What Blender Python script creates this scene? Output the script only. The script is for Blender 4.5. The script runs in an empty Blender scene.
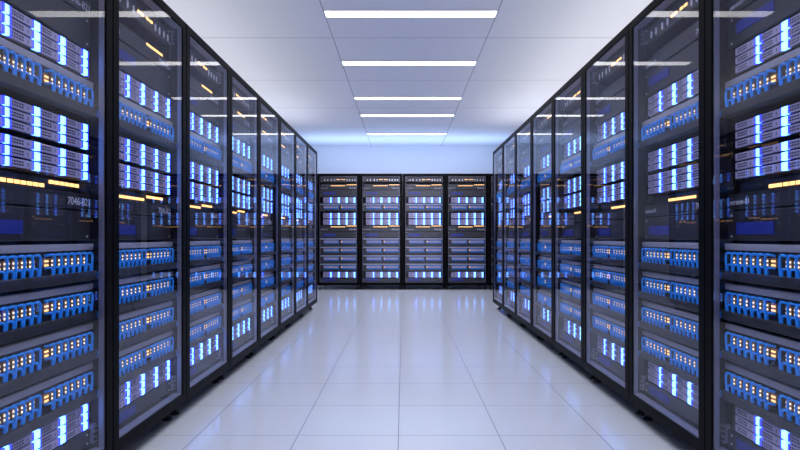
import bpy, math, random
from mathutils import Matrix, Vector
random.seed(4)

S = bpy.context.scene
COL = S.collection
PI = math.pi

# ------------------------------------------------------------------ camera
EYE = 1.0                                   # eye height above the floor
FOCAL_PX = 568.0                            # focal length at the 800 x 450 frame
cam_data = bpy.data.cameras.new('camera')
cam_data.sensor_width = 36.0
cam_data.lens = FOCAL_PX / 800.0 * 36.0
cam_data.shift_x = -3.4 / 800.0
cam_data.shift_y = 11.7 / 800.0
cam_data.clip_start = 0.02
cam = bpy.data.objects.new('camera', cam_data)
cam.location = (0, 0, EYE)
cam.rotation_euler = (PI / 2, 0, 0)
COL.objects.link(cam)
S.camera = cam

# ------------------------------------------------------------------ view, world
S.view_settings.view_transform = 'Standard'
S.view_settings.look = 'None'
S.view_settings.exposure = 0.0
S.view_settings.gamma = 1.0
S.view_settings.use_curve_mapping = False
S.cycles.max_bounces = 10
S.cycles.transparent_max_bounces = 24
S.cycles.sample_clamp_indirect = 6.0

WORLD_COLOUR, WORLD_STRENGTH = (0.74, 0.79, 1.0), 0.7
STRIP_STRENGTH = 4.3
DOWN_W = 15.5
UPLIGHT_W = 31.0

w = bpy.data.worlds.new('hall_world')
S.world = w
w.use_nodes = True
bg = w.node_tree.nodes['Background']
bg.inputs['Color'].default_value = (*WORLD_COLOUR, 1)
bg.inputs['Strength'].default_value = WORLD_STRENGTH


def area_lamp(name, loc, rot, sx, sy, watts, colour):
    d = bpy.data.lights.new(name, 'AREA')
    d.shape = 'RECTANGLE'
    d.size, d.size_y = sx, sy
    d.energy = watts
    d.color = colour
    o = bpy.data.objects.new(name, d)
    o.location = loc
    o.rotation_euler = rot
    COL.objects.link(o)
    return o


# uplights lying on top of the two cabinet rows, behind their front edge
area_lamp('uplight', (-2.0, 5.6, 2.22), (PI, 0, 0), 0.8, 8.0, UPLIGHT_W, (0.93, 0.95, 1.0))
area_lamp('uplight', (2.0, 5.6, 2.22), (PI, 0, 0), 0.8, 8.0, UPLIGHT_W * 1.15, (0.95, 0.96, 1.0))
# extra lamps added under the ceiling strips to brighten floor and cabinets
for y in (0.3, 1.8, 3.32, 4.925, 6.33, 7.93, 9.06, 10.68):
    area_lamp('strip_fill', (0.063, y, 2.94 - 0.014), (0, 0, 0), 1.4, 0.12, DOWN_W, (0.80, 0.85, 1.0)).data.spread = math.radians(124)
area_lamp('uplight', (0.0, 11.3, 2.22), (PI, 0, 0), 4.5, 0.6, 38.0, (0.42, 0.60, 1.0))

# unseen spots added to brighten the cabinets at the end of the aisle
for x in (-0.8, 0.063, 0.93):
    d = bpy.data.lights.new('fill_spot', 'SPOT')
    d.energy = 300.0
    d.color = (0.86, 0.88, 1.0)
    d.spot_size = math.radians(42)
    d.spot_blend = 0.8
    d.shadow_soft_size = 0.06
    o = bpy.data.objects.new('fill_spot', d)
    o.location = (x, 5.5, 2.86)
    o.rotation_euler = (Vector((x * 1.2, 10.7, 1.05)) - o.location).to_track_quat('-Z', 'Y').to_euler()
    COL.objects.link(o)


# ------------------------------------------------------------------ materials
def mat(name, colour, rough=0.5, metal=0.0, emit=None, strength=0.0, spec=0.5, vary=0.0):
    m = bpy.data.materials.new(name)
    m.use_nodes = True
    nt = m.node_tree
    p = nt.nodes['Principled BSDF']
    p.inputs['Base Color'].default_value = (*colour, 1)
    p.inputs['Roughness'].default_value = rough
    p.inputs['Metallic'].default_value = metal
    p.inputs['Specular IOR Level'].default_value = spec
    if emit:
        p.inputs['Emission Color'].default_value = (*emit, 1)
        p.inputs['Emission Strength'].default_value = strength
    if vary:
        n = nt.nodes.new('ShaderNodeTexNoise')
        n.inputs['Scale'].default_value = 40
        r = nt.nodes.new('ShaderNodeMapRange')
        r.inputs['To Min'].default_value = max(0.02, rough - vary)
        r.inputs['To Max'].default_value = min(1.0, rough + vary)
        tc = nt.nodes.new('ShaderNodeTexCoord')
        nt.links.new(tc.outputs['Object'], n.inputs['Vector'])
        nt.links.new(n.outputs['Fac'], r.inputs['Value'])
        nt.links.new(r.outputs['Result'], p.inputs['Roughness'])
    return m


M = {}
M['black'] = mat('black_powder_coat', (0.003, 0.003, 0.004), 0.4, spec=0.03, vary=0.06)
M['shell'] = mat('cabinet_black', (0.010, 0.010, 0.014), 0.55, spec=0.2)
M['jamb'] = mat('lavender_grey_metal', (0.19, 0.19, 0.27), 0.45, 0.25)
M['plate'] = mat('charcoal_plate', (0.018, 0.019, 0.026), 0.45, 0.1, vary=0.08)
M['deep'] = mat('dark_recess', (0.004, 0.004, 0.005), 0.7)
M['strip'] = mat('pale_plate', (0.30, 0.30, 0.36), 0.5, 0.1)
M['silver'] = mat('silver_lavender', (0.40, 0.37, 0.56), 0.4, 0.15)
M['dot'] = mat('vent_hole', (0.03, 0.03, 0.05), 0.7)
M['badge'] = mat('deep_blue_badge', (0.005, 0.018, 0.24), 0.5)
M['cable'] = mat('blue_cable', (0.008, 0.30, 1.0), 0.4)
M['brown'] = mat('port_brown', (0.40, 0.23, 0.13), 0.6)
M['oval'] = mat('pale_port', (0.95, 0.95, 1.0), 0.4)
M['screw'] = mat('steel_screw', (0.6, 0.6, 0.65), 0.35, 0.6)
M['ink'] = mat('grey_ink', (0.55, 0.55, 0.66), 0.6)
M['foot'] = mat('black_rubber', (0.005, 0.005, 0.006), 0.6)
M['cyan'] = mat('light_bar_core', (0.1, 0.1, 0.1), 0.4, emit=(0.17, 0.52, 1.0), strength=4.6)
M['blue'] = mat('light_bar_halo', (0.02, 0.02, 0.1), 0.4, emit=(0.012, 0.018, 1.0), strength=6.0)  # blue glow around the bars, put in as emissive edging
M['amber'] = mat('amber_lamp', (0.1, 0.08, 0.05), 0.4, emit=(1.0, 0.54, 0.18), strength=2.6)
M['spark'] = mat('port_lamp', (0.1, 0.1, 0.1), 0.4, emit=(1.0, 0.82, 0.58), strength=2.2)
M['tube'] = mat('lamp_diffuser', (0.8, 0.8, 0.8), 0.4, emit=(1.0, 0.985, 0.97), strength=STRIP_STRENGTH)
M['white'] = mat('white_metal', (0.8, 0.8, 0.82), 0.4)


def glass_material():
    m = bpy.data.materials.new('clear_glass')
    m.use_nodes = True
    nt = m.node_tree
    nt.nodes.clear()
    out = nt.nodes.new('ShaderNodeOutputMaterial')
    mix = nt.nodes.new('ShaderNodeMixShader')
    tr = nt.nodes.new('ShaderNodeBsdfTransparent')
    tr.inputs['Color'].default_value = (0.95, 0.95, 0.975, 1)
    gl = nt.nodes.new('ShaderNodeBsdfGlossy')
    gl.inputs['Roughness'].default_value = 0.012
    gl.inputs['Color'].default_value = (0.98, 0.98, 1, 1)
    lw = nt.nodes.new('ShaderNodeLayerWeight')
    lw.inputs['Blend'].default_value = 0.5
    pw = nt.nodes.new('ShaderNodeMath'); pw.operation = 'POWER'; pw.inputs[1].default_value = 5.0
    ma = nt.nodes.new('ShaderNodeMath'); ma.operation = 'MULTIPLY_ADD'
    ma.inputs[1].default_value = 0.53; ma.inputs[2].default_value = 0.022
    L = nt.links.new
    L(lw.outputs['Facing'], pw.inputs[0]); L(pw.outputs[0], ma.inputs[0])
    L(ma.outputs[0], mix.inputs[0]); L(tr.outputs[0], mix.inputs[1]); L(gl.outputs[0], mix.inputs[2])
    L(mix.outputs[0], out.inputs['Surface'])
    return m


M['glass'] = glass_material()


def tiled(name, base, line, pitch, x0, y0, half, rough, spec, rough_line=0.6, mottled=0.0):
    """flat panels with thin dark joints on both axes, laid out in metres"""
    m = bpy.data.materials.new(name)
    m.use_nodes = True
    nt = m.node_tree
    L = nt.links.new
    p = nt.nodes['Principled BSDF']
    p.inputs['Specular IOR Level'].default_value = spec
    tc = nt.nodes.new('ShaderNodeTexCoord')
    sp = nt.nodes.new('ShaderNodeSeparateXYZ')
    L(tc.outputs['Object'], sp.inputs[0])

    def math_node(op, a, b):
        n = nt.nodes.new('ShaderNodeMath'); n.operation = op
        for i, v in enumerate((a, b)):
            if isinstance(v, (int, float)):
                n.inputs[i].default_value = v
            else:
                L(v, n.inputs[i])
        return n.outputs[0]

    masks = []
    for ax, o in (('X', x0), ('Y', y0)):
        s = math_node('SUBTRACT', sp.outputs[ax], o - pitch * 60.5)
        f = math_node('MODULO', s, pitch)
        d = math_node('ABSOLUTE', math_node('SUBTRACT', f, pitch / 2), 0.0)
        masks.append(math_node('LESS_THAN', d, half[0 if ax == 'X' else 1]))
    k = math_node('MAXIMUM', masks[0], masks[1])
    mx = nt.nodes.new('ShaderNodeMix'); mx.data_type = 'RGBA'
    mx.inputs[6].default_value = (*base, 1)
    mx.inputs[7].default_value = (*line, 1)
    L(k, mx.inputs[0])
    L(mx.outputs[2], p.inputs['Base Color'])
    r = nt.nodes.new('ShaderNodeMapRange')
    r.inputs['To Min'].default_value = rough
    r.inputs['To Max'].default_value = rough_line
    L(k, r.inputs['Value'])
    L(r.outputs['Result'], p.inputs['Roughness'])
    return m


TILE = 0.5055
PANEL = 1.5
CEIL = 2.94
M['floor'] = tiled('floor_tiles', (0.57, 0.575, 0.61), (0.14, 0.16, 0.20), TILE, -0.025, 2.861, (0.0022, 0.0022), 0.17, 0.55)
M['ceiling'] = tiled('ceiling_panels', (0.82, 0.82, 0.88), (0.40, 0.40, 0.46), PANEL, 0.063 + PANEL / 2, 5.54, (0.005, 0.006), 0.7, 0.2)
M['wall'] = mat('painted_wall', (0.82, 0.83, 0.87), 0.7, vary=0.05)


# ------------------------------------------------------------------ mesh helpers
class MB:
    """collects boxes, tubes and prisms and links them as ONE mesh object"""

    def __init__(self):
        self.v, self.f, self.m, self.mats, self.sm = [], [], [], [], []

    def mi(self, mt):
        if mt not in self.mats:
            self.mats.append(mt)
        return self.mats.index(mt)

    def add(self, vs, fs, mt, smooth=False):
        b = len(self.v)
        i = self.mi(mt)
        self.v += [tuple(q) for q in vs]
        for f in fs:
            self.f.append(tuple(b + k for k in f))
            self.m.append(i)
            self.sm.append(smooth)
        return self

    def box(self, x0, x1, y0, y1, z0, z1, mt):
        vs = [(x0, y0, z0), (x1, y0, z0), (x1, y1, z0), (x0, y1, z0), (x0, y0, z1), (x1, y0, z1), (x1, y1, z1), (x0, y1, z1)]
        fs = [(0, 3, 2, 1), (4, 5, 6, 7), (0, 1, 5, 4), (1, 2, 6, 5), (2, 3, 7, 6), (3, 0, 4, 7)]
        return self.add(vs, fs, mt)

    def bbox(self, x0, x1, y0, y1, z0, z1, mt, c=0.003):
        """a box whose four front edges (towards -y) are chamfered"""
        vs = [(x0, y1, z0), (x1, y1, z0), (x1, y1, z1), (x0, y1, z1),
              (x0, y0 + c, z0), (x1, y0 + c, z0), (x1, y0 + c, z1), (x0, y0 + c, z1),
              (x0 + c, y0, z0 + c), (x1 - c, y0, z0 + c), (x1 - c, y0, z1 - c), (x0 + c, y0, z1 - c)]
        fs = [(0, 3, 2, 1), (8, 9, 10, 11)]
        for k in range(4):
            j = (k + 1) % 4
            fs.append((k, j, 4 + j, 4 + k))
            fs.append((4 + k, 4 + j, 8 + j, 8 + k))
        return self.add(vs, fs, mt)

    def frame(self, x0, x1, z0, z1, s, t, b, y0, y1, mt, c=0.004):
        """rectangular picture-frame ring, chamfered at the front"""
        o = [(x0, z0), (x1, z0), (x1, z1), (x0, z1)]
        i = [(x0 + s, z0 + b), (x1 - s, z0 + b), (x1 - s, z1 - t), (x0 + s, z1 - t)]
        oc = [(x0 + c, z0 + c), (x1 - c, z0 + c), (x1 - c, z1 - c), (x0 + c, z1 - c)]
        ic = [(x0 + s - c, z0 + b - c), (x1 - s + c, z0 + b - c), (x1 - s + c, z1 - t + c), (x0 + s - c, z1 - t + c)]
        rings = [[(x, y1, z) for x, z in o], [(x, y0 + c, z) for x, z in o], [(x, y0, z) for x, z in oc],
                 [(x, y0, z) for x, z in ic], [(x, y0 + c, z) for x, z in i], [(x, y1, z) for x, z in i]]
        vs = [p for r in rings for p in r]
        fs = []
        for r in range(6):
            q = (r + 1) % 6
            for k in range(4):
                j = (k + 1) % 4
                fs.append((r * 4 + k, r * 4 + j, q * 4 + j, q * 4 + k))
        return self.add(vs, fs, mt)

    def tube(self, pts, r, mt, seg=6, cap=True):
        pts = [Vector(p) for p in pts]
        n = len(pts)
        up = Vector((0, 1, 0))
        vs, fs = [], []
        prev = None
        for i, p in enumerate(pts):
            t = (pts[min(i + 1, n - 1)] - pts[max(i - 1, 0)]).normalized()
            if prev is None:
                a = t.cross(up)
                if a.length < 1e-3:
                    a = t.cross(Vector((1, 0, 0)))
                a.normalize()
            else:
                a = (prev - t * prev.dot(t)).normalized()
            prev = a
            b = t.cross(a)
            for k in range(seg):
                an = 2 * PI * k / seg
                vs.append(p + a * (r * math.cos(an)) + b * (r * math.sin(an)))
        for i in range(n - 1):
            for k in range(seg):
                j = (k + 1) % seg
                fs.append((i * seg + k, (i + 1) * seg + k, (i + 1) * seg + j, i * seg + j))
        self.add(vs, fs, mt, True)
        if cap:
            self.add(vs[:seg], [tuple(range(seg))], mt)
            self.add(vs[-seg:], [tuple(range(seg - 1, -1, -1))], mt)
        return self

    def disc(self, x, y, z0, z1, r0, r1, mt, seg=20):
        """upright cylinder or cone"""
        vs = []
        for z, r in ((z0, r0), (z1, r1)):
            for k in range(seg):
                a = 2 * PI * k / seg
                vs.append((x + r * math.cos(a), y + r * math.sin(a), z))
        fs = [(k, (k + 1) % seg, seg + (k + 1) % seg, seg + k) for k in range(seg)]
        fs += [tuple(range(seg - 1, -1, -1)), tuple(range(seg, 2 * seg))]
        return self.add(vs, fs, mt)

    def face_disc(self, x, z, y, r, mt, sx=1.0, sz=1.0, seg=12, t=0.003):
        """a low button on a face that looks to -y"""
        vs = []
        for yy, q in ((y, 1.0), (y - t, 0.85)):
            for k in range(seg):
                a = 2 * PI * k / seg
                vs.append((x + sx * q * r * math.cos(a), yy, z + sz * q * r * math.sin(a)))
        fs = [(k, (k + 1) % seg, seg + (k + 1) % seg, seg + k) for k in range(seg)]
        fs.append(tuple(range(seg, 2 * seg)))
        return self.add(vs, fs, mt)

    def mirror(self):
        self.v = [(-x, y, z) for x, y, z in self.v]
        self.f = [tuple(reversed(f)) for f in self.f]
        return self

    def build(self, name, parent=None, matrix=None):
        me = bpy.data.meshes.new(name)
        me.from_pydata(self.v, [], self.f)
        for mt in self.mats:
            me.materials.append(M[mt])
        me.polygons.foreach_set('material_index', self.m)
        me.polygons.foreach_set('use_smooth', self.sm)
        me.update()
        o = bpy.data.objects.new(name, me)
        COL.objects.link(o)
        if parent is not None:
            o.parent = parent
        return o


def smooth_path(pts, n=4):
    """Catmull-Rom through the points"""
    P = [Vector(p) for p in pts]
    P = [P[0]] + P + [P[-1]]
    out = []
    for i in range(1, len(P) - 2):
        for k in range(n):
            t = k / n
            a, b, c, d = P[i - 1], P[i], P[i + 1], P[i + 2]
            out.append(0.5 * ((2 * b) + (-a + c) * t + (2 * a - 5 * b + 4 * c - d) * t * t + (-a + 3 * b - 3 * c + d) * t ** 3))
    out.append(P[-2])
    return out


def empty(name):
    o = bpy.data.objects.new(name, None)
    o.empty_display_size = 0.1
    COL.objects.link(o)
    return o


def tag(o, label=None, cat=None, group=None, kind=None):
    if label: o['label'] = label
    if cat: o['category'] = cat
    if group: o['group'] = group
    if kind: o['kind'] = kind
    return o


def shared(name, o, parent, loc=(0, 0, 0)):
    """another object of the same mesh as o"""
    c = bpy.data.objects.new(name, o.data)
    COL.objects.link(c)
    c.parent = parent
    c.location = loc
    return c


KIDS = {}


def copy_tree(o, parent=None):
    c = o.copy()
    COL.objects.link(c)
    if parent is not None:
        c.parent = parent
    for ch in KIDS_OF(o):
        copy_tree(ch, c)
    return c


def KIDS_OF(o):
    if o.name not in KIDS:
        KIDS[o.name] = list(o.children)
    return KIDS[o.name]


def text_mesh(body, size, width):
    cu = bpy.data.curves.new('printed_text', 'FONT')
    cu.body = body
    cu.size = size
    cu.align_x = 'LEFT'
    cu.align_y = 'CENTER'
    cu.extrude = 0.0004
    to = bpy.data.objects.new('printed_text', cu)
    COL.objects.link(to)
    dg = bpy.context.evaluated_depsgraph_get()
    me = bpy.data.meshes.new_from_object(to.evaluated_get(dg))
    bpy.data.objects.remove(to)
    bpy.data.curves.remove(cu)
    me.name = 'printed_text'
    me.transform(Matrix.Rotation(PI / 2, 4, 'X'))
    xs = [v.co.x for v in me.vertices]
    me.transform(Matrix.Translation((-min(xs), 0, 0)))
    me.transform(Matrix.Scale(width / (max(xs) - min(xs)), 4, (1, 0, 0)))
    me.materials.clear()
    me.materials.append(M['ink'])
    return me


TEXT_NUMBER = text_mesh('7046-821', 0.041, 0.148)
TEXT_VERSION = text_mesh('version-01', 0.030, 0.125)

# ------------------------------------------------------------------ the room
X_L, X_R = -1.209, 1.255                  # front planes of the two cabinet rows
ROW_Y0 = 2.354 - 0.798                    # near end of both rows
PITCH = 0.798
BACK_Y = 10.68
BACK_PITCH = 0.8065
WALL_Y = 12.2
SIDE = 4.6
FRONT = -3.0


def struct(name, mb):
    return tag(mb.build(name), kind='structure')


struct('floor', MB().box(-SIDE, SIDE, FRONT, WALL_Y, -0.1, 0, 'floor'))
struct('ceiling', MB().box(-SIDE, SIDE, FRONT, WALL_Y, CEIL, CEIL + 0.1, 'ceiling'))
struct('wall_back', MB().box(-SIDE - 0.1, SIDE + 0.1, WALL_Y, WALL_Y + 0.1, -0.1, CEIL + 0.1, 'wall'))
struct('wall_left', MB().box(-SIDE - 0.1, -SIDE, FRONT, WALL_Y, -0.1, CEIL + 0.1, 'wall'))
struct('wall_right', MB().box(SIDE, SIDE + 0.1, FRONT, WALL_Y, -0.1, CEIL + 0.1, 'wall'))


# ------------------------------------------------------------------ ceiling lights
def make_strip():
    r = empty('ceiling_light')
    r['label'] = ''
    MB().frame(-0.745, 0.745, -0.078, 0.078, 0.006, 0.010, 0.010, 0, 0.012, 'white', 0.002).build('light_frame', r)
    MB().box(-0.739, 0.739, 0.003, 0.011, -0.068, 0.068, 'tube').build('light_diffuser', r)
    for ch in r.children:                       # turn the front (-y) to face down
        ch.data.transform(Matrix.Rotation(PI / 2, 4, 'X'))
    return r


strip = make_strip()
strip_words = [(4.925, 'nearest, largest in view'), (6.33, 'second nearest in view'),
               (7.93, 'middle one of the five in view'), (9.06, 'second farthest in view'), (10.68, 'farthest, nearest the back wall'),
               (3.32, 'just overhead'), (1.8, 'just behind the first'), (0.2, 'above the camera')]
for i, (yy, wd) in enumerate(strip_words[:6]):
    o = strip if i == 0 else copy_tree(strip)
    o.location = (0.063, yy, CEIL - 0.012)
    tag(o, 'long white ceiling light strip, ' + wd, 'ceiling light', 'ceiling light strips over the aisle')
for yy in (1.8, 0.3):
    o = copy_tree(strip)
    o.location = (0.063, yy, CEIL - 0.012)
    tag(o, 'long white ceiling light strip out of view over the near aisle', 'ceiling light', 'ceiling light strips over the aisle')

# ------------------------------------------------------------------ one cabinet (front at y = 0 looking to -y, width along x)
Z0, Z1 = 0.085, 2.186
DEEP = 0.95


def make_cabinet(width):
    h = width / 2 - 0.0015
    r = empty('server_cabinet')
    s = MB()
    s.box(-h, -h + 0.018, 0.024, DEEP, Z0, Z1, 'shell').box(h - 0.018, h, 0.024, DEEP, Z0, Z1, 'shell')
    s.box(-h + 0.018, h - 0.018, 0.024, DEEP, Z1 - 0.02, Z1, 'shell').box(-h + 0.018, h - 0.018, 0.024, DEEP, Z0, Z0 + 0.02, 'shell')
    s.box(-h + 0.018, h - 0.018, DEEP - 0.015, DEEP, Z0 + 0.02, Z1 - 0.02, 'shell')
    s.build('cabinet_shell', r)
    d = MB().frame(-h, h, Z0, Z1, 0.052, 0.048, 0.057, -0.006, 0.024, 'black', 0.004).build('door_frame', r)
    a, b, c, e = -h + 0.052, h - 0.052, Z0 + 0.057, Z1 - 0.048
    t = MB().bbox(a, b, 0.002, 0.043, c, c + 0.006, 'jamb', 0.001).bbox(a, b, 0.002, 0.043, e - 0.006, e, 'jamb', 0.001)
    t.bbox(a, a + 0.006, 0.002, 0.022, c + 0.006, e - 0.006, 'jamb', 0.001).bbox(b - 0.006, b, 0.002, 0.022, c + 0.006, e - 0.006, 'jamb', 0.001)
    t.build('frame_trim', d)
    MB().box(a + 0.0005, b - 0.0005, -0.002, 0.002, c + 0.0005, e - 0.0005, 'glass').build('glass_pane', d)
    for sx in (-1, 1):
        x0, x1 = sorted((sx * (h - 0.019), sx * (h - 0.052)))
        MB().box(x0, x1, 0.075, 0.10, Z0 + 0.02, Z1 - 0.02, 'shell').build('mounting_rail', r)
        for z in (2.055, 0.16):
            k = MB()
            x0, x1 = sorted((sx * (h - 0.020), sx * (h - 0.045)))
            k.bbox(x0, x1, 0.046, 0.075, z, z + 0.075, 'jamb', 0.004)
            for q in range(3):
                k.box(x0 - 0.001, x1 + 0.001, 0.044, 0.050, z + 0.012 + q * 0.022, z + 0.020 + q * 0.022, 'plate')
            k.build('bracket', r)
        for y in (0.080, DEEP - 0.08):
            MB().disc(sx * (h - 0.048), y, 0.0, 0.010, 0.027, 0.025, 'foot').disc(sx * (h - 0.048), y, 0.010, 0.02, 0.025, 0.009, 'foot') \
                .disc(sx * (h - 0.048), y, 0.02, Z0, 0.009, 0.009, 'foot').build('levelling_foot', r)
    return r


# ------------------------------------------------------------------ the units in a cabinet; origin: middle of the front plane, bottom edge
FACE = 0.0            # units are placed with their face at y = 0.062 in the cabinet


def screws(mb, x0, x1, z0, z1, y):
    for x in (x0, x1):
        for z in (z0, z1):
            mb.face_disc(x, z, y, 0.005, 'screw', seg=8)


def make_port_switch(fine=True):
    """top unit: oval pale ports and two amber lamps"""
    r = empty('network_switch')
    H = 0.088
    p = MB().bbox(-0.352, 0.352, 0, 0.0125, 0, H, 'plate').box(-0.334, 0.334, 0.0125, 0.5, 0.001, H - 0.001, 'shell')
    screws(p, -0.322, 0.325, 0.012, H - 0.012, 0)
    p.build('face_plate', r)
    q = MB().face_disc(0, 0, 0, 0.0095, 'oval', 1, 2.1, 14, 0.003)
    q.face_disc(0, 0, -0.003, 0.005, 'screw', 1, 2.6, 10, 0.0006)
    port = None
    for x in (-0.262, -0.207, -0.136, -0.078, 0.157, 0.206, 0.260, 0.310):
        if port is None:
            port = q.build('port', r); port.location = (x, 0, 0.036)
        else:
            shared('port', port, r, (x, 0, 0.036))
    lamp = None
    for x in (-0.024, 0.008, 0.066, 0.106):
        if lamp is None:
            lamp = MB().bbox(-0.0135, 0.0135, -0.004, 0.002, -0.006, 0.006, 'amber', 0.001).build('indicator_lamp', r)
            lamp.location = (x, 0, 0.045)
        else:
            shared('indicator_lamp', lamp, r, (x, 0, 0.045))
    return r


def make_dash_switch():
    """dark unit: lettered lip below, above it a recess with two staggered rows of amber dashes"""
    r = empty('network_switch')
    H = 0.107
    MB().bbox(-0.350, 0.352, 0, 0.0125, 0, 0.061, 'plate', 0.001).box(-0.334, 0.334, 0.0125, 0.042, 0.001, 0.060, 'shell') \
        .box(-0.334, 0.342, 0.042, 0.40, 0.001, H, 'plate').build('face_plate', r)
    low, high, y = 0.079, 0.096, 0.042
    small = [-0.150, -0.1425, -0.135, -0.1275, -0.116, -0.1085, -0.101, -0.0935, -0.086]
    wide = [-0.061, -0.028, 0.005, 0.038, 0.071, 0.104, 0.130]
    first = {}
    for k, x, z in [('s', x, low) for x in small] + [('w', x, low) for x in wide[:-1]] + [('w', x, high) for x in (0.160, 0.193, 0.226, 0.259, 0.292, 0.325)]:
        if k not in first:
            q = 0.0027 if k == 's' else 0.0122
            first[k] = MB().bbox(-q, q, -0.004, 0.002, -0.0065, 0.0065, 'amber', 0.0008).build('indicator_lamp', r)
            first[k].location = (x, y, z)
        else:
            shared('indicator_lamp', first[k], r, (x, y, z))
    for me, x in ((TEXT_NUMBER, 0.195), (TEXT_VERSION, -0.335)):
        t = bpy.data.objects.new('printed_text', me)
        COL.objects.link(t)
        t.parent = r
        t.location = (x, -0.0008, 0.028)
    return r


def make_badge_panel(H, b0, b1):
    r = empty('blanking_panel')
    p = MB().bbox(-0.352, 0.352, 0, 0.0125, 0, H, 'plate').box(-0.334, 0.334, 0.0125, 0.30, 0.001, H - 0.001, 'shell')
    screws(p, -0.322, 0.325, 0.016, H - 0.016, 0)
    p.build('face_plate', r)
    MB().bbox(-0.29, -0.062, -0.003, 0.001, b0, b1, 'badge', 0.001).build('blue_badge', r)
    return r


def make_server():
    r = empty('rack_server')
    H = 0.0345
    MB().box(-0.300, 0.325, 0.004, 0.60, 0.0, H - 0.001, 'deep').build('chassis', r)
    tray = None
    for k, hw in enumerate((0.0100, 0.0158, 0.0150, 0.0140)):
        xb = -0.1445 + 0.1487 * k             # middle of the light bar
        if tray is None:
            t = MB().bbox(-0.1445, -0.0195, -0.006, 0.006, 0.003, H - 0.0035, 'silver', 0.0012)
            for i in range(5):
                for j in range(2):
                    x = -0.128 + i * 0.0128
                    z = 0.0098 + j * 0.0095
                    t.box(x, x + 0.0088, -0.0066, -0.005, z, z + 0.0058, 'dot')
            t.box(-0.047, -0.044, -0.0066, -0.005, 0.011, 0.022, 'dot')
            tray = t.build('drive_tray', r)
            tray.location = (xb, 0, 0)
        else:
            shared('drive_tray', tray, r, (xb, 0, 0))
        b = MB().bbox(-hw, hw, -0.0085, 0.006, 0.003, H - 0.0035, 'cyan', 0.001)
        b.box(-0.0190, -hw - 0.0001, -0.0082, 0.006, 0.003, H - 0.0035, 'blue')  # glowing side strips stand in for the halo of the bar
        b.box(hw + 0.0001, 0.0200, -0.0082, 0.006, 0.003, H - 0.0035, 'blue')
        b.build('light_bar', r).location = (xb, 0, 0)
    return r


P_H = 0.145
COLS = [-0.2685 + 0.0411 * k for k in range(7)] + [0.0575 + 0.0411 * k for k in range(7)]


def upper_path(cx):
    return smooth_path([(cx - 0.008, -0.004, -0.040), (cx - 0.003, -0.019, -0.0375), (cx + 0.006, -0.022, -0.0355), (cx + 0.015, -0.022, -0.0375),
                        (cx + 0.0205, -0.022, -0.046), (cx + 0.0215, -0.022, -0.07), (cx + 0.0215, -0.018, -0.119)], 3)


def lower_path(cx):
    return smooth_path([(cx - 0.008, -0.004, -0.085), (cx - 0.005, -0.017, -0.083), (cx + 0.002, -0.020, -0.0825), (cx + 0.009, -0.020, -0.087),
                        (cx + 0.0125, -0.020, -0.097), (cx + 0.0127, -0.018, -0.119)], 3)


def make_patch_panel(mirror=False, fine=True):
    """pale top lip, two blocks of seven double ports with looped blue cables, black tray below"""
    r = empty('patch_panel')

    def fin(mb, name, parent):
        if mirror:
            mb.mirror()
        return mb.build(name, parent)
    p = MB().bbox(-0.350, 0.352, 0.0, 0.0125, 0.036, P_H, 'plate', 0.001).box(-0.334, 0.334, 0.0125, 0.25, 0.036, P_H - 0.001, 'shell')
    p.bbox(-0.345, 0.352, -0.012, 0.0, P_H - 0.026, P_H, 'strip', 0.002)
    fin(p, 'panel_plate', r)
    t = MB().bbox(-0.352, 0.354, -0.032, 0.0125, 0.0, 0.036, 'plate', 0.002)
    tr = fin(t, 'cable_tray', r)
    for sx in (-1, 1):
        c = MB()
        for z in (0.008, 0.017, 0.026):
            c.tube([(sx * 0.342, -0.0335, z), (sx * 0.357, -0.0335, z), (sx * 0.362, -0.026, z), (sx * 0.362, -0.008, z)], 0.0035, 'cable', 5)
        c.tube([(sx * 0.358, -0.032, 0.008), (sx * 0.358, -0.032, 0.026)], 0.003, 'cable', 5)
        fin(c, 'cable_clip', tr)

    def block(mb, cx, wide):
        z0, z1 = P_H - 0.081, P_H - 0.049
        mb.box(cx - 0.0145, cx + 0.0135, -0.006, 0.002, z0, z1, 'brown')
        return lamps(mb, cx, wide)

    def lamps(mb, cx, wide, q=0.0028):
        for z in (P_H - 0.059, P_H - 0.0735):
            if wide:
                mb.box(cx - 0.0115, cx + 0.0095, -0.008, -0.005, z - 0.0028, z + 0.0028, 'amber')
            else:
                for x in (cx - 0.0095, cx + 0.0085):
                    mb.box(x - q, x + q, -0.008, -0.005, z - q, z + q, 'spark')
        return mb

    def up(mb, cx):
        return mb.tube([q + Vector((0, 0, P_H)) for q in upper_path(cx)], 0.0047, 'cable', 6)

    def low(mb, cx):
        return mb.tube([q + Vector((0, 0, P_H)) for q in lower_path(cx)], 0.0047, 'cable', 6)

    sgn = -1 if mirror else 1
    if fine:
        b0 = u0 = l0 = w0 = None
        for k, cx in enumerate(COLS):
            loc = (sgn * cx, 0, 0)
            if k == 7:
                fin(block(MB(), 0, True), 'port_block', r).location = loc
            elif b0 is None:
                b0 = fin(block(MB(), 0, False), 'port_block', r); b0.location = loc
            else:
                shared('port_block', b0, r, loc)
            if u0 is None:
                u0 = fin(up(MB(), 0), 'patch_cable', r); u0.location = loc
                l0 = fin(low(MB(), 0), 'patch_cable', r); l0.location = loc
            else:
                shared('patch_cable', u0, r, loc)
                shared('patch_cable', l0, r, loc)
    else:
        cc = MB()
        for g in (0, 7):
            bb = MB().box(COLS[g] - 0.0135, COLS[g + 6] + 0.0125, -0.006, 0.002, P_H - 0.081, P_H - 0.049, 'brown')
            for k in range(g, g + 7):
                lamps(bb, COLS[k], k == 7, 0.0016)
                up(cc, COLS[k])
                low(cc, COLS[k])
            fin(bb, 'port_block', r)
        tag(fin(cc, 'patch_cables', r), kind='stuff')
    return r


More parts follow.
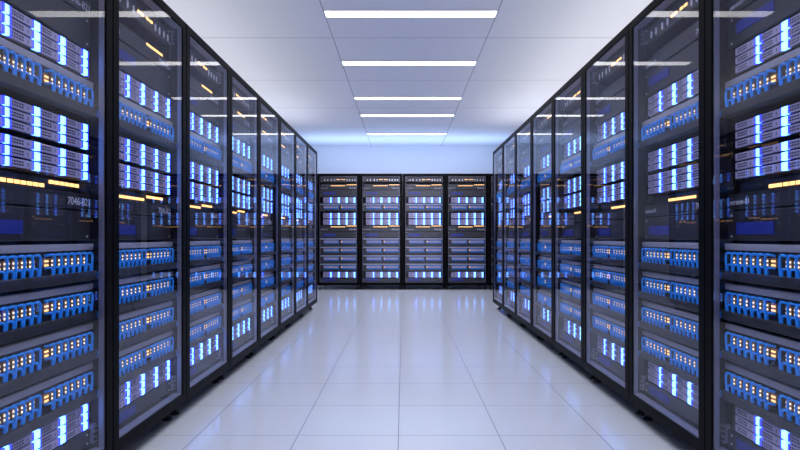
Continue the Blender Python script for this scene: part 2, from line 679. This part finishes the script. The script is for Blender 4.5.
PROTO = {
    'port_switch': make_port_switch(),
    'dash': make_dash_switch(),
    'badge_top': make_badge_panel(0.125, 0.043, 0.088),
    'badge_mid': make_badge_panel(0.115, 0.024, 0.070),
    'badge_low': make_badge_panel(0.066, 0.012, 0.052),
    'server': make_server(),
    'patch': make_patch_panel(),
    'patch_mirror': make_patch_panel(mirror=True),
    'patch_far': make_patch_panel(fine=False),
    'patch_mirror_far': make_patch_panel(mirror=True, fine=False),
    'cabinet': make_cabinet(PITCH),
    'cabinet_back': make_cabinet(BACK_PITCH),
}
USED = set()


def place(key, mtx):
    """the first use moves the prototype itself, later ones copy it"""
    if key in USED:
        o = copy_tree(PROTO[key])
    else:
        KIDS_OF(PROTO[key])
        o = PROTO[key]
        USED.add(key)
    o.matrix_world = mtx
    return o


TRIOS = [(1.640, 'top'), (1.346, 'second'), (1.225, 'third'), (0.230, 'lowest')]
RUNG = ['bottom', 'middle', 'top']
PANELS = [(1.480, 'highest'), (0.827, 'second'), (0.667, 'third'), (0.507, 'fourth'), (0.347, 'lowest')]


def fill(mtx, where, back=False, mirror=False, far=False):
    """one cabinet with everything it holds"""
    def at(z, rec=0.062):
        return mtx @ Matrix.Translation((0, rec, z))
    tag(place('cabinet_back' if back else 'cabinet', mtx), 'tall black server cabinet with glass door, ' + where, 'server cabinet', 'glass door server cabinets')
    tag(place('port_switch', at(2.036)), 'dark switch with pale oval ports, top of ' + where, 'network switch', 'switches with oval ports')
    tag(place('dash', at(1.889)), 'recessed switch with amber dashes, upper one in ' + where, 'network switch', 'recessed switches with amber dashes')
    tag(place('dash', at(1.108)), 'recessed switch with amber dashes, lower one in ' + where, 'network switch', 'recessed switches with amber dashes')
    tag(place('badge_top', at(1.757)), 'charcoal panel with blue badge, highest in ' + where, 'blank panel', 'charcoal panels with blue badges')
    tag(place('badge_mid', at(0.985)), 'charcoal panel with blue badge, middle height in ' + where, 'blank panel', 'charcoal panels with blue badges')
    tag(place('badge_low', at(0.154)), 'charcoal panel with blue badge, foot of ' + where, 'blank panel', 'charcoal panels with blue badges')
    for z, word in TRIOS:
        for k in range(3):
            tag(place('server', at(z + 0.035 * k)), 'silver server with blue bars, %s of %s trio, %s' % (RUNG[k], word, where), 'server', 'slim servers with blue light bars')
    key = ('patch_mirror' if mirror else 'patch') + ('_far' if far else '')
    for z, word in PANELS:
        tag(place(key, at(z)), 'patch panel with looped blue cables, %s in %s' % (word, where), 'patch panel', 'patch panels with blue cables')


ORD = ['nearest', 'second nearest', 'third nearest', 'fourth nearest', 'fifth nearest', 'sixth nearest', 'seventh nearest', 'farthest']
for k in range(8):
    yc = ROW_Y0 + PITCH * (k + 0.5)
    fill(Matrix.Translation((X_L, yc, 0)) @ Matrix.Rotation(PI / 2, 4, 'Z'), ORD[k] + ' left row cabinet', far=(k >= 5))
    fill(Matrix.Translation((X_R, yc, 0)) @ Matrix.Rotation(-PI / 2, 4, 'Z'), ORD[k] + ' right row cabinet', mirror=True, far=(k >= 5))

BACKS = ['leftmost back row cabinet', 'second back row cabinet from left', 'third back row cabinet from left', 'fourth back row cabinet from left', 'rightmost back row cabinet']
for k in range(5):
    xc = -0.015 + BACK_PITCH * (k - 1.5)
    fill(Matrix.Translation((xc, BACK_Y, 0)), BACKS[k], back=True, far=True)

print('objects', len(bpy.data.objects))
